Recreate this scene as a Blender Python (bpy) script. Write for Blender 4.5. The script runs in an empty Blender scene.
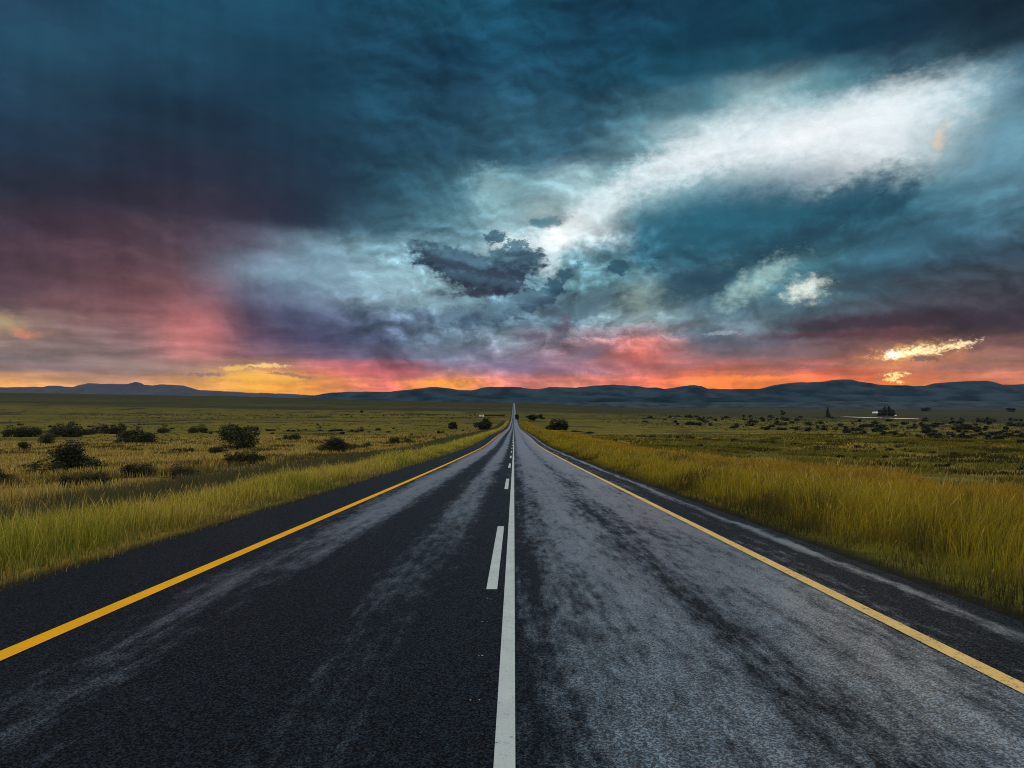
import bpy, math, random
import numpy as np
from mathutils import Vector

random.seed(7)
rng = np.random.default_rng(11)
S = bpy.context.scene
COL = S.collection
F = 640.0            # focal length in pixels of a 1024 px wide frame
CX, HY = 514.0, 396.0
EYE = 1.7

# ------------------------------------------------------------------ helpers
def srgb(c):
    out = []
    for v in c:
        v = v / 255.0
        out.append(v / 12.92 if v <= 0.04045 else ((v + 0.055) / 1.055) ** 2.4)
    return out

def smooth(a, b, x):
    t = np.clip((np.asarray(x, float) - a) / (b - a), 0, 1)
    return t * t * (3 - 2 * t)

def mesh_np(name, verts, tris=None, quads=None, mat=None, col=None, parent=None, smooth_shade=False):
    me = bpy.data.meshes.new(name)
    verts = np.asarray(verts, np.float32)
    idx, starts, tot = [], [], []
    n = 0
    if tris is not None and len(tris):
        tris = np.asarray(tris, np.int32)
        idx.append(tris.ravel()); starts.append(np.arange(len(tris)) * 3); tot.append(np.full(len(tris), 3)); n = len(tris) * 3
    if quads is not None and len(quads):
        quads = np.asarray(quads, np.int32)
        idx.append(quads.ravel()); starts.append(n + np.arange(len(quads)) * 4); tot.append(np.full(len(quads), 4))
    idx = np.concatenate(idx).astype(np.int32); starts = np.concatenate(starts).astype(np.int32)
    me.vertices.add(len(verts)); me.vertices.foreach_set('co', verts.ravel())
    me.loops.add(len(idx)); me.loops.foreach_set('vertex_index', idx)
    me.polygons.add(len(starts)); me.polygons.foreach_set('loop_start', starts)
    if col is not None:
        a = me.color_attributes.new('tint', 'FLOAT_COLOR', 'POINT')
        c = np.ones((len(verts), 4), np.float32); c[:, :3] = col
        a.data.foreach_set('color', c.ravel())
    me.update(calc_edges=True); me.validate()
    if smooth_shade:
        me.polygons.foreach_set('use_smooth', np.ones(len(me.polygons), bool))
    o = bpy.data.objects.new(name, me); COL.objects.link(o)
    if mat: me.materials.append(mat)
    if parent: o.parent = parent
    return o

def tag(o, label, cat, group=None):
    o['label'] = label; o['category'] = cat
    if group: o['group'] = group
    return o

def kind(o, k):
    o['kind'] = k; return o

def empty(name, loc):
    o = bpy.data.objects.new(name, None); COL.objects.link(o); o.location = loc; o.empty_display_size = .2
    return o

# ------------------------------------------------------------------ node helpers
class G:
    def __init__(s, tree): s.t = tree; s.n = tree.nodes; s.l = tree.links
    def new(s, typ, **kw):
        n = s.n.new(typ)
        for k, v in kw.items(): setattr(n, k, v)
        return n
    def put(s, sock, v):
        if hasattr(v, 'node'): s.l.new(v, sock)
        else: sock.default_value = v
    def m(s, op, a, b=0.0, c=None, clamp=False):
        n = s.new('ShaderNodeMath', operation=op, use_clamp=clamp)
        s.put(n.inputs[0], a); s.put(n.inputs[1], b)
        if c is not None: s.put(n.inputs[2], c)
        return n.outputs[0]
    def v(s, op, a, b=None, scale=None):
        n = s.new('ShaderNodeVectorMath', operation=op)
        s.put(n.inputs[0], a)
        if b is not None: s.put(n.inputs[1], b)
        if scale is not None: s.put(n.inputs['Scale'], scale)
        return n.outputs['Value'] if op in ('LENGTH', 'DOT_PRODUCT', 'DISTANCE') else n.outputs[0]
    def ss(s, a, b, x, lo=0.0, hi=1.0, lin=False):
        n = s.new('ShaderNodeMapRange', interpolation_type='LINEAR' if lin else 'SMOOTHSTEP')
        n.clamp = False
        s.put(n.inputs[0], x); s.put(n.inputs[1], a); s.put(n.inputs[2], b); s.put(n.inputs[3], lo); s.put(n.inputs[4], hi)
        return n.outputs[0]
    def mix(s, f, a, b, blend='MIX'):
        n = s.new('ShaderNodeMix', data_type='RGBA', blend_type=blend, clamp_factor=True)
        s.put(n.inputs[0], f)
        for sock, v in ((n.inputs[6], a), (n.inputs[7], b)):
            if hasattr(v, 'node'): s.l.new(v, sock)
            else: sock.default_value = (*v[:3], 1)
        return n.outputs[2]
    def noise(s, vec, scale, detail=4, rough=.55, dim='3D', dist=0.0, color=False):
        n = s.new('ShaderNodeTexNoise', noise_dimensions=dim)
        s.put(n.inputs['Vector'], vec); s.put(n.inputs['Scale'], scale); s.put(n.inputs['Detail'], detail)
        s.put(n.inputs['Roughness'], rough); s.put(n.inputs['Distortion'], dist)
        return n.outputs['Color'] if color else n.outputs[0]
    def mapping(s, vec, loc=(0, 0, 0), rot=(0, 0, 0), sc=(1, 1, 1), typ='POINT'):
        n = s.new('ShaderNodeMapping', vector_type=typ)
        s.put(n.inputs[0], vec); n.inputs[1].default_value = loc; n.inputs[2].default_value = rot; n.inputs[3].default_value = sc
        return n.outputs[0]
    def xyz(s, x, y, z=0.0):
        n = s.new('ShaderNodeCombineXYZ'); s.put(n.inputs[0], x); s.put(n.inputs[1], y); s.put(n.inputs[2], z); return n.outputs[0]
    def rgb(s, r, gg, b):
        n = s.new('ShaderNodeCombineColor'); s.put(n.inputs[0], r); s.put(n.inputs[1], gg); s.put(n.inputs[2], b); return n.outputs[0]
    def sep(s, v):
        n = s.new('ShaderNodeSeparateXYZ'); s.put(n.inputs[0], v); return n.outputs
    def ramp(s, f, stops, interp='LINEAR'):
        n = s.new('ShaderNodeValToRGB'); cr = n.color_ramp; cr.interpolation = interp
        s.put(n.inputs[0], f)
        while len(cr.elements) < len(stops): cr.elements.new(0.5)
        for e, (p, c) in zip(cr.elements, stops):
            e.position = p
        for e, (p, c) in zip(cr.elements, stops):
            e.color = (*c[:3], 1) if not isinstance(c, (int, float)) else (c, c, c, 1)
        return n.outputs[0]

def material(name):
    m = bpy.data.materials.new(name); m.use_nodes = True
    g = G(m.node_tree); b = m.node_tree.nodes['Principled BSDF']
    return m, g, b

def simple(name, col, rough=.8, spec=.3, var=.25, scale=3.0):
    m, g, b = material(name)
    tc = g.new('ShaderNodeTexCoord').outputs['Object']
    n = g.noise(tc, scale, 4)
    c = g.mix(n, [v * (1 - var) for v in col], [v * (1 + var) for v in col])
    g.put(b.inputs['Base Color'], c)
    b.inputs['Roughness'].default_value = rough; b.inputs['Specular IOR Level'].default_value = spec
    return m

# ------------------------------------------------------------------ terrain shape
PY = np.array([-600, -60, 0, 44, 90, 139, 250, 408, 700, 1090, 1800, 2600, 3100, 3700, 4600, 6000, 10000, 40000], float)
PZ = np.array([36.6, 3.66, 0, -2.68, -5.2, -7.2, -12.1, -18.7, -27.3, -34.0, -36.3, -32.8, -33.5, -44, -80, -127, -213, -860], float)
def pchip(xs, ys, x):
    h = np.diff(xs); d = np.diff(ys) / h
    m = np.zeros_like(xs)
    for i in range(1, len(xs) - 1):
        if d[i - 1] * d[i] > 0:
            w1 = 2 * h[i] + h[i - 1]; w2 = h[i] + 2 * h[i - 1]
            m[i] = (w1 + w2) / (w1 / d[i - 1] + w2 / d[i])
    m[0] = d[0]; m[-1] = d[-1]
    x = np.asarray(x, float)
    k = np.clip(np.searchsorted(xs, x) - 1, 0, len(xs) - 2)
    t = (x - xs[k]) / h[k]
    return ((2*t**3 - 3*t**2 + 1) * ys[k] + (t**3 - 2*t**2 + t) * h[k] * m[k]
            + (-2*t**3 + 3*t**2) * ys[k+1] + (t**3 - t**2) * h[k] * m[k+1])
def P(y): return pchip(PY, PZ, y)

RL, RR = -5.57, 4.63                      # edges of the tarmac
LAKE = (1440.0, 2520.0)
LAKE_Z = -84.0
def H(x, y):
    x = np.asarray(x, float); y = np.asarray(y, float)
    p = P(y)
    d = np.maximum(np.maximum(RL - x, x - RR), 0)
    s = .0215 * smooth(150, 2600, y) * (1 - smooth(3300, 5200, y))
    lat = np.where(x < 0, s * np.maximum(-x, 0), -s * x * 1.9)
    lat = np.clip(lat, -50, 52)
    # beyond the crest the plain levels out
    bank = -.05 * (d > 0) - .55 * smooth(.2, 7, d) - .5 * smooth(8, 40, d)
    bank = bank * (1 - smooth(600, 2200, y))
    amp = smooth(10, 60, d)
    und = amp * (.30 * np.sin(x * .071 + y * .043 + 1.3) * np.sin(y * .061 - x * .02)
                 + .9 * np.sin(x * .011 + .7) * np.sin(y * .0093 + x * .004))
    far = smooth(300, 1500, y)
    und = und + far * amp * (2.2 * np.sin(x * .0041 + y * .0013) * np.sin(y * .0052 + 1.1) + 1.6 * np.sin(y * .011 + x * .0017))
    z = p + lat + bank + und
    # shallow basin that holds the lake
    r = np.sqrt(((x - LAKE[0]) / 330) ** 2 + ((y - LAKE[1]) / 420) ** 2)
    w = 1 - smooth(.75, 1.7, r)
    bowl = LAKE_Z - 2.0 * (1 - smooth(.3, 1.0, r)) + 1.2 * smooth(.8, 1.3, r)
    z = z * (1 - w) + bowl * w
    # under the tarmac the ground stays well below it
    return np.where(d <= 0, p - .25, z)

def hit(px, py, dmin=6.0):
    """ground point that the photograph shows at a pixel"""
    X = (px - CX) / F; Z = (HY - py) / F
    d = np.geomspace(dmin, 9000, 6000)
    f = EYE + Z * d - H(X * d, d)
    k = np.argmax(f < 0)
    if f[k] >= 0: k = len(d) - 1
    dd = d[k]
    return float(X * dd), float(dd), float(H(X * dd, dd))

# ------------------------------------------------------------------ materials for vegetation
def leaf_material(name, trans=.3, rough=.65):
    m, g, b = material(name)
    a = g.new('ShaderNodeAttribute', attribute_name='tint').outputs['Color']
    g.put(b.inputs['Base Color'], a); b.inputs['Roughness'].default_value = rough
    b.inputs['Specular IOR Level'].default_value = .2
    t = g.new('ShaderNodeBsdfTranslucent'); g.put(t.inputs[0], a)
    mx = g.new('ShaderNodeMixShader'); mx.inputs[0].default_value = trans
    out = m.node_tree.nodes['Material Output']
    g.l.new(b.outputs[0], mx.inputs[1]); g.l.new(t.outputs[0], mx.inputs[2]); g.l.new(mx.outputs[0], out.inputs[0])
    return m
M_grass = leaf_material('grass_blades', .4)
M_leaf = leaf_material('shrub_leaves', .06)
M_bark = simple('bark', (.06, .045, .035), .9)

# ------------------------------------------------------------------ ground material
def ground_material():
    m, g, b = material('veld_ground')
    pos = g.new('ShaderNodeNewGeometry').outputs['Position']
    x, y, z = g.sep(pos)
    # patches of plants are drawn out across the slope
    q = g.mapping(pos, sc=(1, 1, .0))
    n1 = g.noise(q, .35, 5, .6)
    n2 = g.noise(g.mapping(q, sc=(1, .45, 1)), .07, 6, .66)
    n3 = g.noise(g.mapping(q, sc=(1, .6, 1)), .016, 6, .68)
    n4 = g.noise(q, 2.6, 4, .65)
    n5 = g.noise(g.mapping(q, sc=(.2, 1, 1)), .0022, 4, .6)
    ochre = g.mix(n4, (.08, .048, .005), (.34, .205, .028))
    green = g.mix(n4, (.036, .036, .002), (.150, .125, .007))
    dark = g.mix(n4, (.010, .010, .003), (.030, .026, .007))
    c = g.mix(g.ss(.45, .57, n2), green, ochre)
    # ochre field nearest on the left, greener farther off and on the right
    near_left = g.m('MULTIPLY', g.ss(260, 60, y), g.ss(-4, -18, x))
    c = g.mix(g.m('MULTIPLY', near_left, .75), c, ochre)
    c = g.mix(g.m('MULTIPLY', g.ss(120, 380, y), .55), c, green)
    # heath in bands and spots
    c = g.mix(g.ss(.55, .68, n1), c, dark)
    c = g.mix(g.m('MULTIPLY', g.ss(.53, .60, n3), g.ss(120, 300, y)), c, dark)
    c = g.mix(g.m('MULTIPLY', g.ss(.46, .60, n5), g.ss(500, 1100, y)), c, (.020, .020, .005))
    far = g.m('MULTIPLY', g.ss(700, 2300, y), .85)  # far slopes darkened in colour, standing in for cloud shade
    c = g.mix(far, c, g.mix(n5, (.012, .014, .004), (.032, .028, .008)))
    # bare soil along the tarmac, darkened to paint the shadow under the grass
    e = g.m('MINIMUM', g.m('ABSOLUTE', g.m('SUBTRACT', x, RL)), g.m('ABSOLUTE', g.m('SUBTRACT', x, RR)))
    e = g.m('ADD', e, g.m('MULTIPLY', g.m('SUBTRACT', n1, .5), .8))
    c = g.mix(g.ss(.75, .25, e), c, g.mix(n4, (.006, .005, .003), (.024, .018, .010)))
    g.put(b.inputs['Base Color'], c)
    b.inputs['Roughness'].default_value = .95; b.inputs['Specular IOR Level'].default_value = .1
    bp = g.new('ShaderNodeBump'); bp.inputs['Strength'].default_value = .8; bp.inputs['Distance'].default_value = .25
    g.put(bp.inputs['Height'], g.m('ADD', n4, n1)); g.l.new(bp.outputs[0], b.inputs['Normal'])
    return m

ys = np.unique(np.concatenate([-np.geomspace(600, 20, 14), np.linspace(-20, 20, 21), np.geomspace(20, 6000, 300), np.geomspace(6000, 24000, 30)]))
xs_side = np.geomspace(1.0, 26000, 110)
xs = np.unique(np.concatenate([RL - .001 - np.concatenate([[0, .12, .3, .6], xs_side]), [RL + .05, 0, RR - .05],
                               RR + .001 + np.concatenate([[0, .12, .3, .6], xs_side])]))
XX, YY = np.meshgrid(xs, ys)
ZZ = H(XX, YY)
nx, ny = len(xs), len(ys)
I = np.arange(nx * ny).reshape(ny, nx)
quads = np.stack([I[:-1, :-1], I[:-1, 1:], I[1:, 1:], I[1:, :-1]], -1).reshape(-1, 4)
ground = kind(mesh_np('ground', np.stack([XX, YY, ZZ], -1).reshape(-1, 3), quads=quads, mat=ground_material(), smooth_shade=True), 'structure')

# ------------------------------------------------------------------ road
def road_material():
    m, g, b = material('wet_asphalt')
    pos = g.new('ShaderNodeNewGeometry').outputs['Position']
    x, y, z = g.sep(pos)
    q = g.xyz(x, y, 0.0)
    grain = g.noise(q, 62, 4, .75)
    vor = g.new('ShaderNodeTexVoronoi', feature='F1'); g.put(vor.inputs['Vector'], q); vor.inputs['Scale'].default_value = 85
    chip = vor.outputs['Distance']; cell = g.sep(vor.outputs['Color'])[0]
    blot = g.noise(g.xyz(x, g.m('MULTIPLY', y, .16)), 1.5, 6, .68)
    streak = g.noise(g.xyz(x, g.m('MULTIPLY', y, .045)), 4.5, 5, .65)
    fine = g.noise(g.xyz(x, g.m('MULTIPLY', y, .30)), 7.0, 6, .72)
    wob = g.m('ADD', x, g.m('MULTIPLY', g.m('SUBTRACT', g.noise(g.xyz(x, g.m('MULTIPLY', y, .3)), .8, 3), .5), .5))
    f = g.m('DIVIDE', g.m('ADD', wob, 6.0), 11.0)
    def at(v): return (v + 6.0) / 11.0
    # where wheels have polished the stone, with sky sheen painted in
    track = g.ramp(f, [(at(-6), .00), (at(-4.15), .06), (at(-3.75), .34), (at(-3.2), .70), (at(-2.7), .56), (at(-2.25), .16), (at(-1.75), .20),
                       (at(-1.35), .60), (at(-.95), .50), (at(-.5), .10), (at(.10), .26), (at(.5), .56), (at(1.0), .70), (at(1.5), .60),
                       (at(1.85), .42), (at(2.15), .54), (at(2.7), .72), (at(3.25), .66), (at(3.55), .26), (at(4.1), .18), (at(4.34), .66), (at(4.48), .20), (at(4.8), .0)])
    # painted sheen: weaker near on the left lane, stronger farther down the road
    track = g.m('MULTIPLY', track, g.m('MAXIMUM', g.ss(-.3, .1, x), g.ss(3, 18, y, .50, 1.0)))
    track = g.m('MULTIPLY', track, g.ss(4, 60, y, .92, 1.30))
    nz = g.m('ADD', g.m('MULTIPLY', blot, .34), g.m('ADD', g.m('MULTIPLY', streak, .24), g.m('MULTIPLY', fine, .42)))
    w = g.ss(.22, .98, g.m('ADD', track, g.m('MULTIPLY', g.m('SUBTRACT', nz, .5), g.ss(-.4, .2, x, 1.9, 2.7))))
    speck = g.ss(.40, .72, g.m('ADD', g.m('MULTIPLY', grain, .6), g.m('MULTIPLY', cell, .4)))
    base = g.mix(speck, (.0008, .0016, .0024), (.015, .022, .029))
    worn = g.mix(speck, (.006, .010, .014), (.215, .300, .360))  # pale tone puts the sky's reflection into the track colour
    c = g.mix(w, base, worn)  # worn also carries the painted sky sheen
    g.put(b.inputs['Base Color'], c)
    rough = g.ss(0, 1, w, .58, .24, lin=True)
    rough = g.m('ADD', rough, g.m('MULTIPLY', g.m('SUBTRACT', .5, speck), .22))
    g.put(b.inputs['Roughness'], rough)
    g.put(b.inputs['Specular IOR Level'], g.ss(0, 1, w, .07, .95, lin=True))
    g.put(b.inputs['Coat Weight'], g.m('MULTIPLY', w, .75)); b.inputs['Coat Roughness'].default_value = .30; b.inputs['Coat IOR'].default_value = 1.36
    bp = g.new('ShaderNodeBump'); bp.inputs['Distance'].default_value = .004
    g.put(bp.inputs['Strength'], g.ss(0, 1, w, .9, .7, lin=True))
    g.put(bp.inputs['Height'], g.m('ADD', grain, g.m('MULTIPLY', chip, -.8)))
    g.l.new(bp.outputs[0], b.inputs['Normal'])
    return m

def strip(name, x0, x1, lift, mat, y0=-60.0, y1=3300.0, nxs=2, jag=0.0):
    yy = ys[(ys > y0) & (ys < y1)]
    yy = np.unique(np.concatenate([[y0], yy, [y1]]))
    xx = np.linspace(x0, x1, nxs)
    A, B = np.meshgrid(xx, yy)
    # height is interpolated on the road's own samples, so paint never dips into the tarmac
    base = np.interp(B, ys, P(ys))
    Zt = base + lift
    k = np.arange(A.size).reshape(A.shape)
    qd = np.stack([k[:-1, :-1], k[:-1, 1:], k[1:, 1:], k[1:, :-1]], -1).reshape(-1, 4)
    return np.stack([A, B, Zt], -1).reshape(-1, 3), qd

v, qd = strip('road', RL, RR, 0.0, None, nxs=5)
# the tarmac has a broken edge and a thickness
edge = []
vv = v.copy()
fine_y = None
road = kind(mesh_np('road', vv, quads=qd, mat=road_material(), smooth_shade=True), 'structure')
# side faces so that the road is a slab rather than a sheet
sv, sq = [], []
yy = np.unique(np.concatenate([ys[(ys > -60) & (ys < 3300)], [-60, 3300]]))
pz = np.interp(yy, ys, P(ys))

def paint_material(name, col, wear):
    m, g, b = material(name)
    pos = g.new('ShaderNodeNewGeometry').outputs['Position']
    gr = g.noise(pos, 80, 3, .7); n = g.noise(pos, 14, 5, .7); big = g.noise(pos, 2.2, 4, .6)
    c = g.mix(g.m('MULTIPLY', g.m('ADD', big, gr), .5), [v * .48 for v in col], [min(1, v * 1.25) for v in col])
    hole = g.ss(wear, wear + .10, g.m('ADD', g.m('MULTIPLY', n, .55), g.m('MULTIPLY', gr, .45)))
    c = g.mix(g.m('MULTIPLY', hole, .85), c, (.035, .035, .036))
    g.put(b.inputs['Base Color'], c); b.inputs['Roughness'].default_value = .8; b.inputs['Specular IOR Level'].default_value = .12
    bp = g.new('ShaderNodeBump'); bp.inputs['Strength'].default_value = .5; bp.inputs['Distance'].default_value = .003
    g.put(bp.inputs['Height'], gr); g.l.new(bp.outputs[0], b.inputs['Normal'])
    return m
M_white = paint_material('white_road_paint', (.46, .49, .44), .555)
M_yellow = paint_material('yellow_road_paint', (.88, .37, .002), .60)
M_yellow2 = paint_material('faded_yellow_road_paint', (.72, .46, .15), .53)

def line(name, x0, x1, mat, y0=-60, y1=3300):
    v, q = strip(name, x0, x1, .005, mat, y0, y1)
    return kind(mesh_np(name, v, quads=q, mat=mat), 'structure')
line('centre_line', -.105, .007, M_white)
line('yellow_edge_line', -4.04, -3.86, M_yellow)
line('faded_edge_line', 3.34, 3.49, M_yellow2)
# broken line beside it, with the worn flecks of an older dash nearest the camera
dv, dq = [], []
def add_dash(x0, x1, y0, y1):
    v, q = strip('', x0, x1, .005, None, y0, y1)
    dq.append(q + sum(len(a) for a in dv)); dv.append(v)
starts = [7.05 + 13.2 * k for k in range(0, 60)]
for k, s0 in enumerate(starts):
    add_dash(-.305, -.185, s0, s0 + 4.9)
for yv in (4.1, 4.93, 5.82, 6.66):
    for j in range(2):
        xo = -.25 + (j - .5) * .045 + random.uniform(-.02, .02); q = random.uniform(.45, .9)
        z0 = float(np.interp(yv, ys, P(ys))) + .005
        a0 = np.array([[xo - .011 * q, yv - .006, z0], [xo + .009 * q, yv - .010 * q, z0], [xo + .012 * q, yv + .008 * q, z0 - .0006], [xo - .004 * q, yv + .012 * q, z0 - .0008]]) 
        dq.append(np.array([[0, 1, 2, 3]]) + sum(len(a) for a in dv)); dv.append(a0)
kind(mesh_np('broken_line', np.concatenate(dv), quads=np.concatenate(dq), mat=M_white), 'structure')

# ------------------------------------------------------------------ grass
def lerp_cols(cols, n):
    cols = np.asarray(cols, float)
    w = rng.dirichlet(np.ones(len(cols)) * .45, n)
    return w @ cols

def hash_noise(x, y, s, seed):
    """smooth value noise on the plane"""
    x = np.asarray(x) / s; y = np.asarray(y) / s
    xi = np.floor(x).astype(np.int64); yi = np.floor(y).astype(np.int64)
    fx = x - xi; fy = y - yi; fx = fx * fx * (3 - 2 * fx); fy = fy * fy * (3 - 2 * fy)
    def h(a, b):
        k = (a * 374761393 + b * 668265263 + seed * 974711) & 0xffffffff
        k = ((k ^ (k >> 13)) * 1274126177) & 0xffffffff
        return ((k ^ (k >> 16)) & 0xffff) / 65535.0
    return (h(xi, yi) * (1 - fx) + h(xi + 1, yi) * fx) * (1 - fy) + (h(xi, yi + 1) * (1 - fx) + h(xi + 1, yi + 1) * fx) * fy

def grass(name, bx, by, h, w, base, tip, label, cat='grass', heads=None):
    n = len(bx)
    bz = H(bx, by) - .02
    a = rng.uniform(0, 2 * np.pi, n); lean = rng.normal(0, .22, (n, 2)) * h[:, None] + np.array([.06, -.03]) * h[:, None]
    dx, dy = np.cos(a) * w * .5, np.sin(a) * w * .5
    V = np.zeros((n, 5, 3), np.float32)
    mx, my = bx + lean[:, 0] * .35, by + lean[:, 1] * .35
    V[:, 0] = np.stack([bx - dx, by - dy, bz], -1); V[:, 1] = np.stack([bx + dx, by + dy, bz], -1)
    V[:, 2] = np.stack([mx - dx * .8, my - dy * .8, bz + h * .6], -1); V[:, 3] = np.stack([mx + dx * .8, my + dy * .8, bz + h * .6], -1)
    V[:, 4] = np.stack([bx + lean[:, 0], by + lean[:, 1], bz + h], -1)
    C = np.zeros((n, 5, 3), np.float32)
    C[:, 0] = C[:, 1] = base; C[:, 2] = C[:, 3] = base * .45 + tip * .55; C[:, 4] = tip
    k = np.arange(n)[:, None] * 5
    T = np.concatenate([k + np.array([[0, 1, 2]]), k + np.array([[1, 3, 2]]), k + np.array([[2, 3, 4]])])
    V, C, Qh = V.reshape(-1, 3), C.reshape(-1, 3), None
    if heads is not None:
        sel = np.where(heads)[0]; k = len(sel)
        W = V.reshape(n, 5, 3)[sel]; m2 = (W[:, 2] + W[:, 3]) / 2; tp = W[:, 4]
        side = np.stack([dx, dy, dx * 0], -1)[sel]; side = side / np.linalg.norm(side, axis=1)[:, None] * (w[sel] * rng.uniform(.5, 1.0, k))[:, None]
        lo = m2 * .45 + tp * .55; mi = m2 * .15 + tp * .85; hi2 = tp + (tp - m2) * .18
        HV = np.stack([lo, mi + side, hi2, mi - side], 1).reshape(-1, 3)
        hc = lerp_cols([(.44, .27, .04), (.26, .15, .03), (.58, .38, .08), (.14, .09, .03)], k)
        Qh = np.arange(k * 4).reshape(-1, 4) + len(V)
        V = np.concatenate([V, HV]); C = np.concatenate([C, np.repeat(hc, 4, 0)])
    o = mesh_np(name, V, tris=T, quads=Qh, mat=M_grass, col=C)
    tag(o, label, cat); return kind(o, 'stuff')

def scatter(x0, x1, y0, y1, dens):
    n = int(abs(x1 - x0) * (y1 - y0) * dens)
    return rng.uniform(min(x0, x1), max(x0, x1), n), rng.uniform(y0, y1, n)

def zones(x0, x1, bands):
    X, Y = [], []
    for (y0, y1, dens) in bands:
        a, b2 = scatter(x0, x1, y0, y1, dens); X.append(a); Y.append(b2)
    return np.concatenate(X), np.concatenate(Y)

BANDS = [(3, 14, 330), (14, 30, 230), (30, 60, 110), (60, 130, 42), (130, 300, 12), (300, 800, 1.6)]
def width_at(y): return np.maximum(.008, y * .00078)

# left verge: bright mixed green and straw grass, short and brown at the kerbside
bx, by = zones(RL - .08, RL - 4.3, BANDS)
d = RL - bx
pn = hash_noise(bx, by, 1.1, 3); pn2 = hash_noise(bx, by, 3.5, 5)
keep = rng.uniform(size=len(bx)) < (.35 + .65 * smooth(.15, .6, d)) * (.55 + .6 * pn)
bx, by, d, pn, pn2 = bx[keep], by[keep], d[keep], pn[keep], pn2[keep]
n = len(bx)
h = (.09 + .46 * smooth(.2, 1.7, d + (pn - .5) * 1.1)) * rng.uniform(.5, 1.3, n) * (.55 + .9 * pn2)
tipg = lerp_cols([(.52, .40, .018), (.66, .43, .05), (.34, .34, .012), (.80, .56, .13), (.15, .12, .01)], n)
tipb = lerp_cols([(.26, .17, .07), (.16, .12, .05), (.24, .2, .05)], n)
f = smooth(.35, 1.35, d + (pn - .5) * 1.1)[:, None]
tip = tipb * (1 - f) + tipg * f
gsh = smooth(.45, .75, pn2)[:, None]
tip = tip * (1 - gsh * .45) + np.array([.20, .28, .006]) * gsh * .45
stalk = rng.uniform(size=n) < .07
h = np.where(stalk, h * rng.uniform(1.0, 1.4, n), h); tip = np.where(stalk[:, None], tip * .3 + np.array([.82, .60, .12]) * .7, np.minimum(.9, tip * rng.uniform(.6, 1.35, (n, 1))))
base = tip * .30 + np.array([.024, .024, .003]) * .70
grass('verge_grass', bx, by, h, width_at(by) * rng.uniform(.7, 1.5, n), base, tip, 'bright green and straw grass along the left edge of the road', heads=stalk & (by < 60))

# the darker, seeding grass behind it
bx, by = zones(RL - 4.0, RL - 9.5, [(10, 30, 120), (30, 60, 70), (60, 130, 30), (130, 300, 9), (300, 800, 1.0)])
n = len(bx); pn = hash_noise(bx, by, 2.0, 8)
h = .62 * rng.uniform(.55, 1.2, n) * (.75 + .5 * pn)
tip = lerp_cols([(.085, .065, .035), (.12, .09, .035), (.07, .085, .018)], n)
grass('dark_grass', bx, by, h, width_at(by) * rng.uniform(.8, 1.6, n), tip * .6, tip, 'dull brown seeding grass behind the bright left verge')

# right verge: taller golden grass
bx, by = zones(RR + .14, RR + 12.5, [(3, 14, 320), (14, 30, 190), (30, 60, 90), (60, 130, 34), (130, 300, 9), (300, 800, 1.3)])
d = bx - RR; pn = hash_noise(bx, by, 1.3, 21); pn2 = hash_noise(bx, by, 4.0, 22)
keep = rng.uniform(size=len(bx)) < (.5 + .6 * pn)
bx, by, d, pn, pn2 = bx[keep], by[keep], d[keep], pn[keep], pn2[keep]
n = len(bx)
h = (.16 + .50 * smooth(.1, 2.0, d + (pn - .5) * .8)) * rng.uniform(.5, 1.25, n) * (.5 + .95 * pn2)
tip = lerp_cols([(.58, .37, .010), (.66, .38, .025), (.40, .34, .008), (.22, .22, .006), (.12, .09, .006)], n)
tip = tip * rng.uniform(.6, 1.2, (n, 1)); edge_shade = smooth(.9, .2, d)[:, None] * .7; tip = tip * (1 - edge_shade) + np.array([.06, .045, .015]) * edge_shade  # dark brown beside the tarmac continues the painted edge shadow
stalk = (rng.uniform(size=n) < .05) & (d > .8)
h = np.where(stalk, h * rng.uniform(.95, 1.3, n), h); tip = np.where(stalk[:, None], tip * .4 + np.array([.70, .40, .04]) * .6, tip)
gsh = smooth(.50, .72, .6 * hash_noise(bx, by, 1.7, 25) + .4 * hash_noise(bx, by, .6, 26))[:, None]
tip = tip * (1 - gsh * .85) + np.array([.040, .034, .010]) * gsh * .85
fo = smooth(6, 12, d)[:, None] * .55
tip = tip * (1 - fo) + np.array([.52, .25, .012]) * fo
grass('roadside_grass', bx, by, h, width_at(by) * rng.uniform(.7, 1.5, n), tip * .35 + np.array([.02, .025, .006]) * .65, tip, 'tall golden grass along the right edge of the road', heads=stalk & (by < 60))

# tussocks of the open fields on both sides
def field(x0, x1, bands, cols, dark, hh, name, label, seed):
    bx, by = zones(x0, x1, bands)
    pn = hash_noise(bx, by, 2.6, seed); pn2 = .6 * hash_noise(bx, by * .6, 5.0, seed + 1) + .4 * hash_noise(bx, by, 1.6, seed + 2)
    keep = rng.uniform(size=len(bx)) < (smooth(.38, .62, pn) * .9 + .08) * smooth(235, 60, by) * smooth(0, .35, 1 - np.abs(bx - x0) / abs(x1 - x0))
    bx, by, pn, pn2 = bx[keep], by[keep], pn[keep], pn2[keep]
    n = len(bx)
    h = hh * rng.uniform(.5, 1.25, n) * (.6 + .7 * pn)
    tip = lerp_cols(cols, n)
    dk = smooth(.50, .66, pn2)[:, None]
    tip = tip * (1 - dk * .8) + np.array(dark) * dk * .8
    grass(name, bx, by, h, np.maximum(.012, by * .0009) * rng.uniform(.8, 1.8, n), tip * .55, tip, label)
field(RL - 8, RL - 110, [(14, 45, 26), (45, 110, 20), (110, 240, 9)], [(.52, .35, .06), (.36, .21, .03), (.14, .10, .012), (.74, .54, .15)], (.018, .016, .004), .42,
      'field_grass', 'dry ochre tussock grass over the left field', 31)
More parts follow.
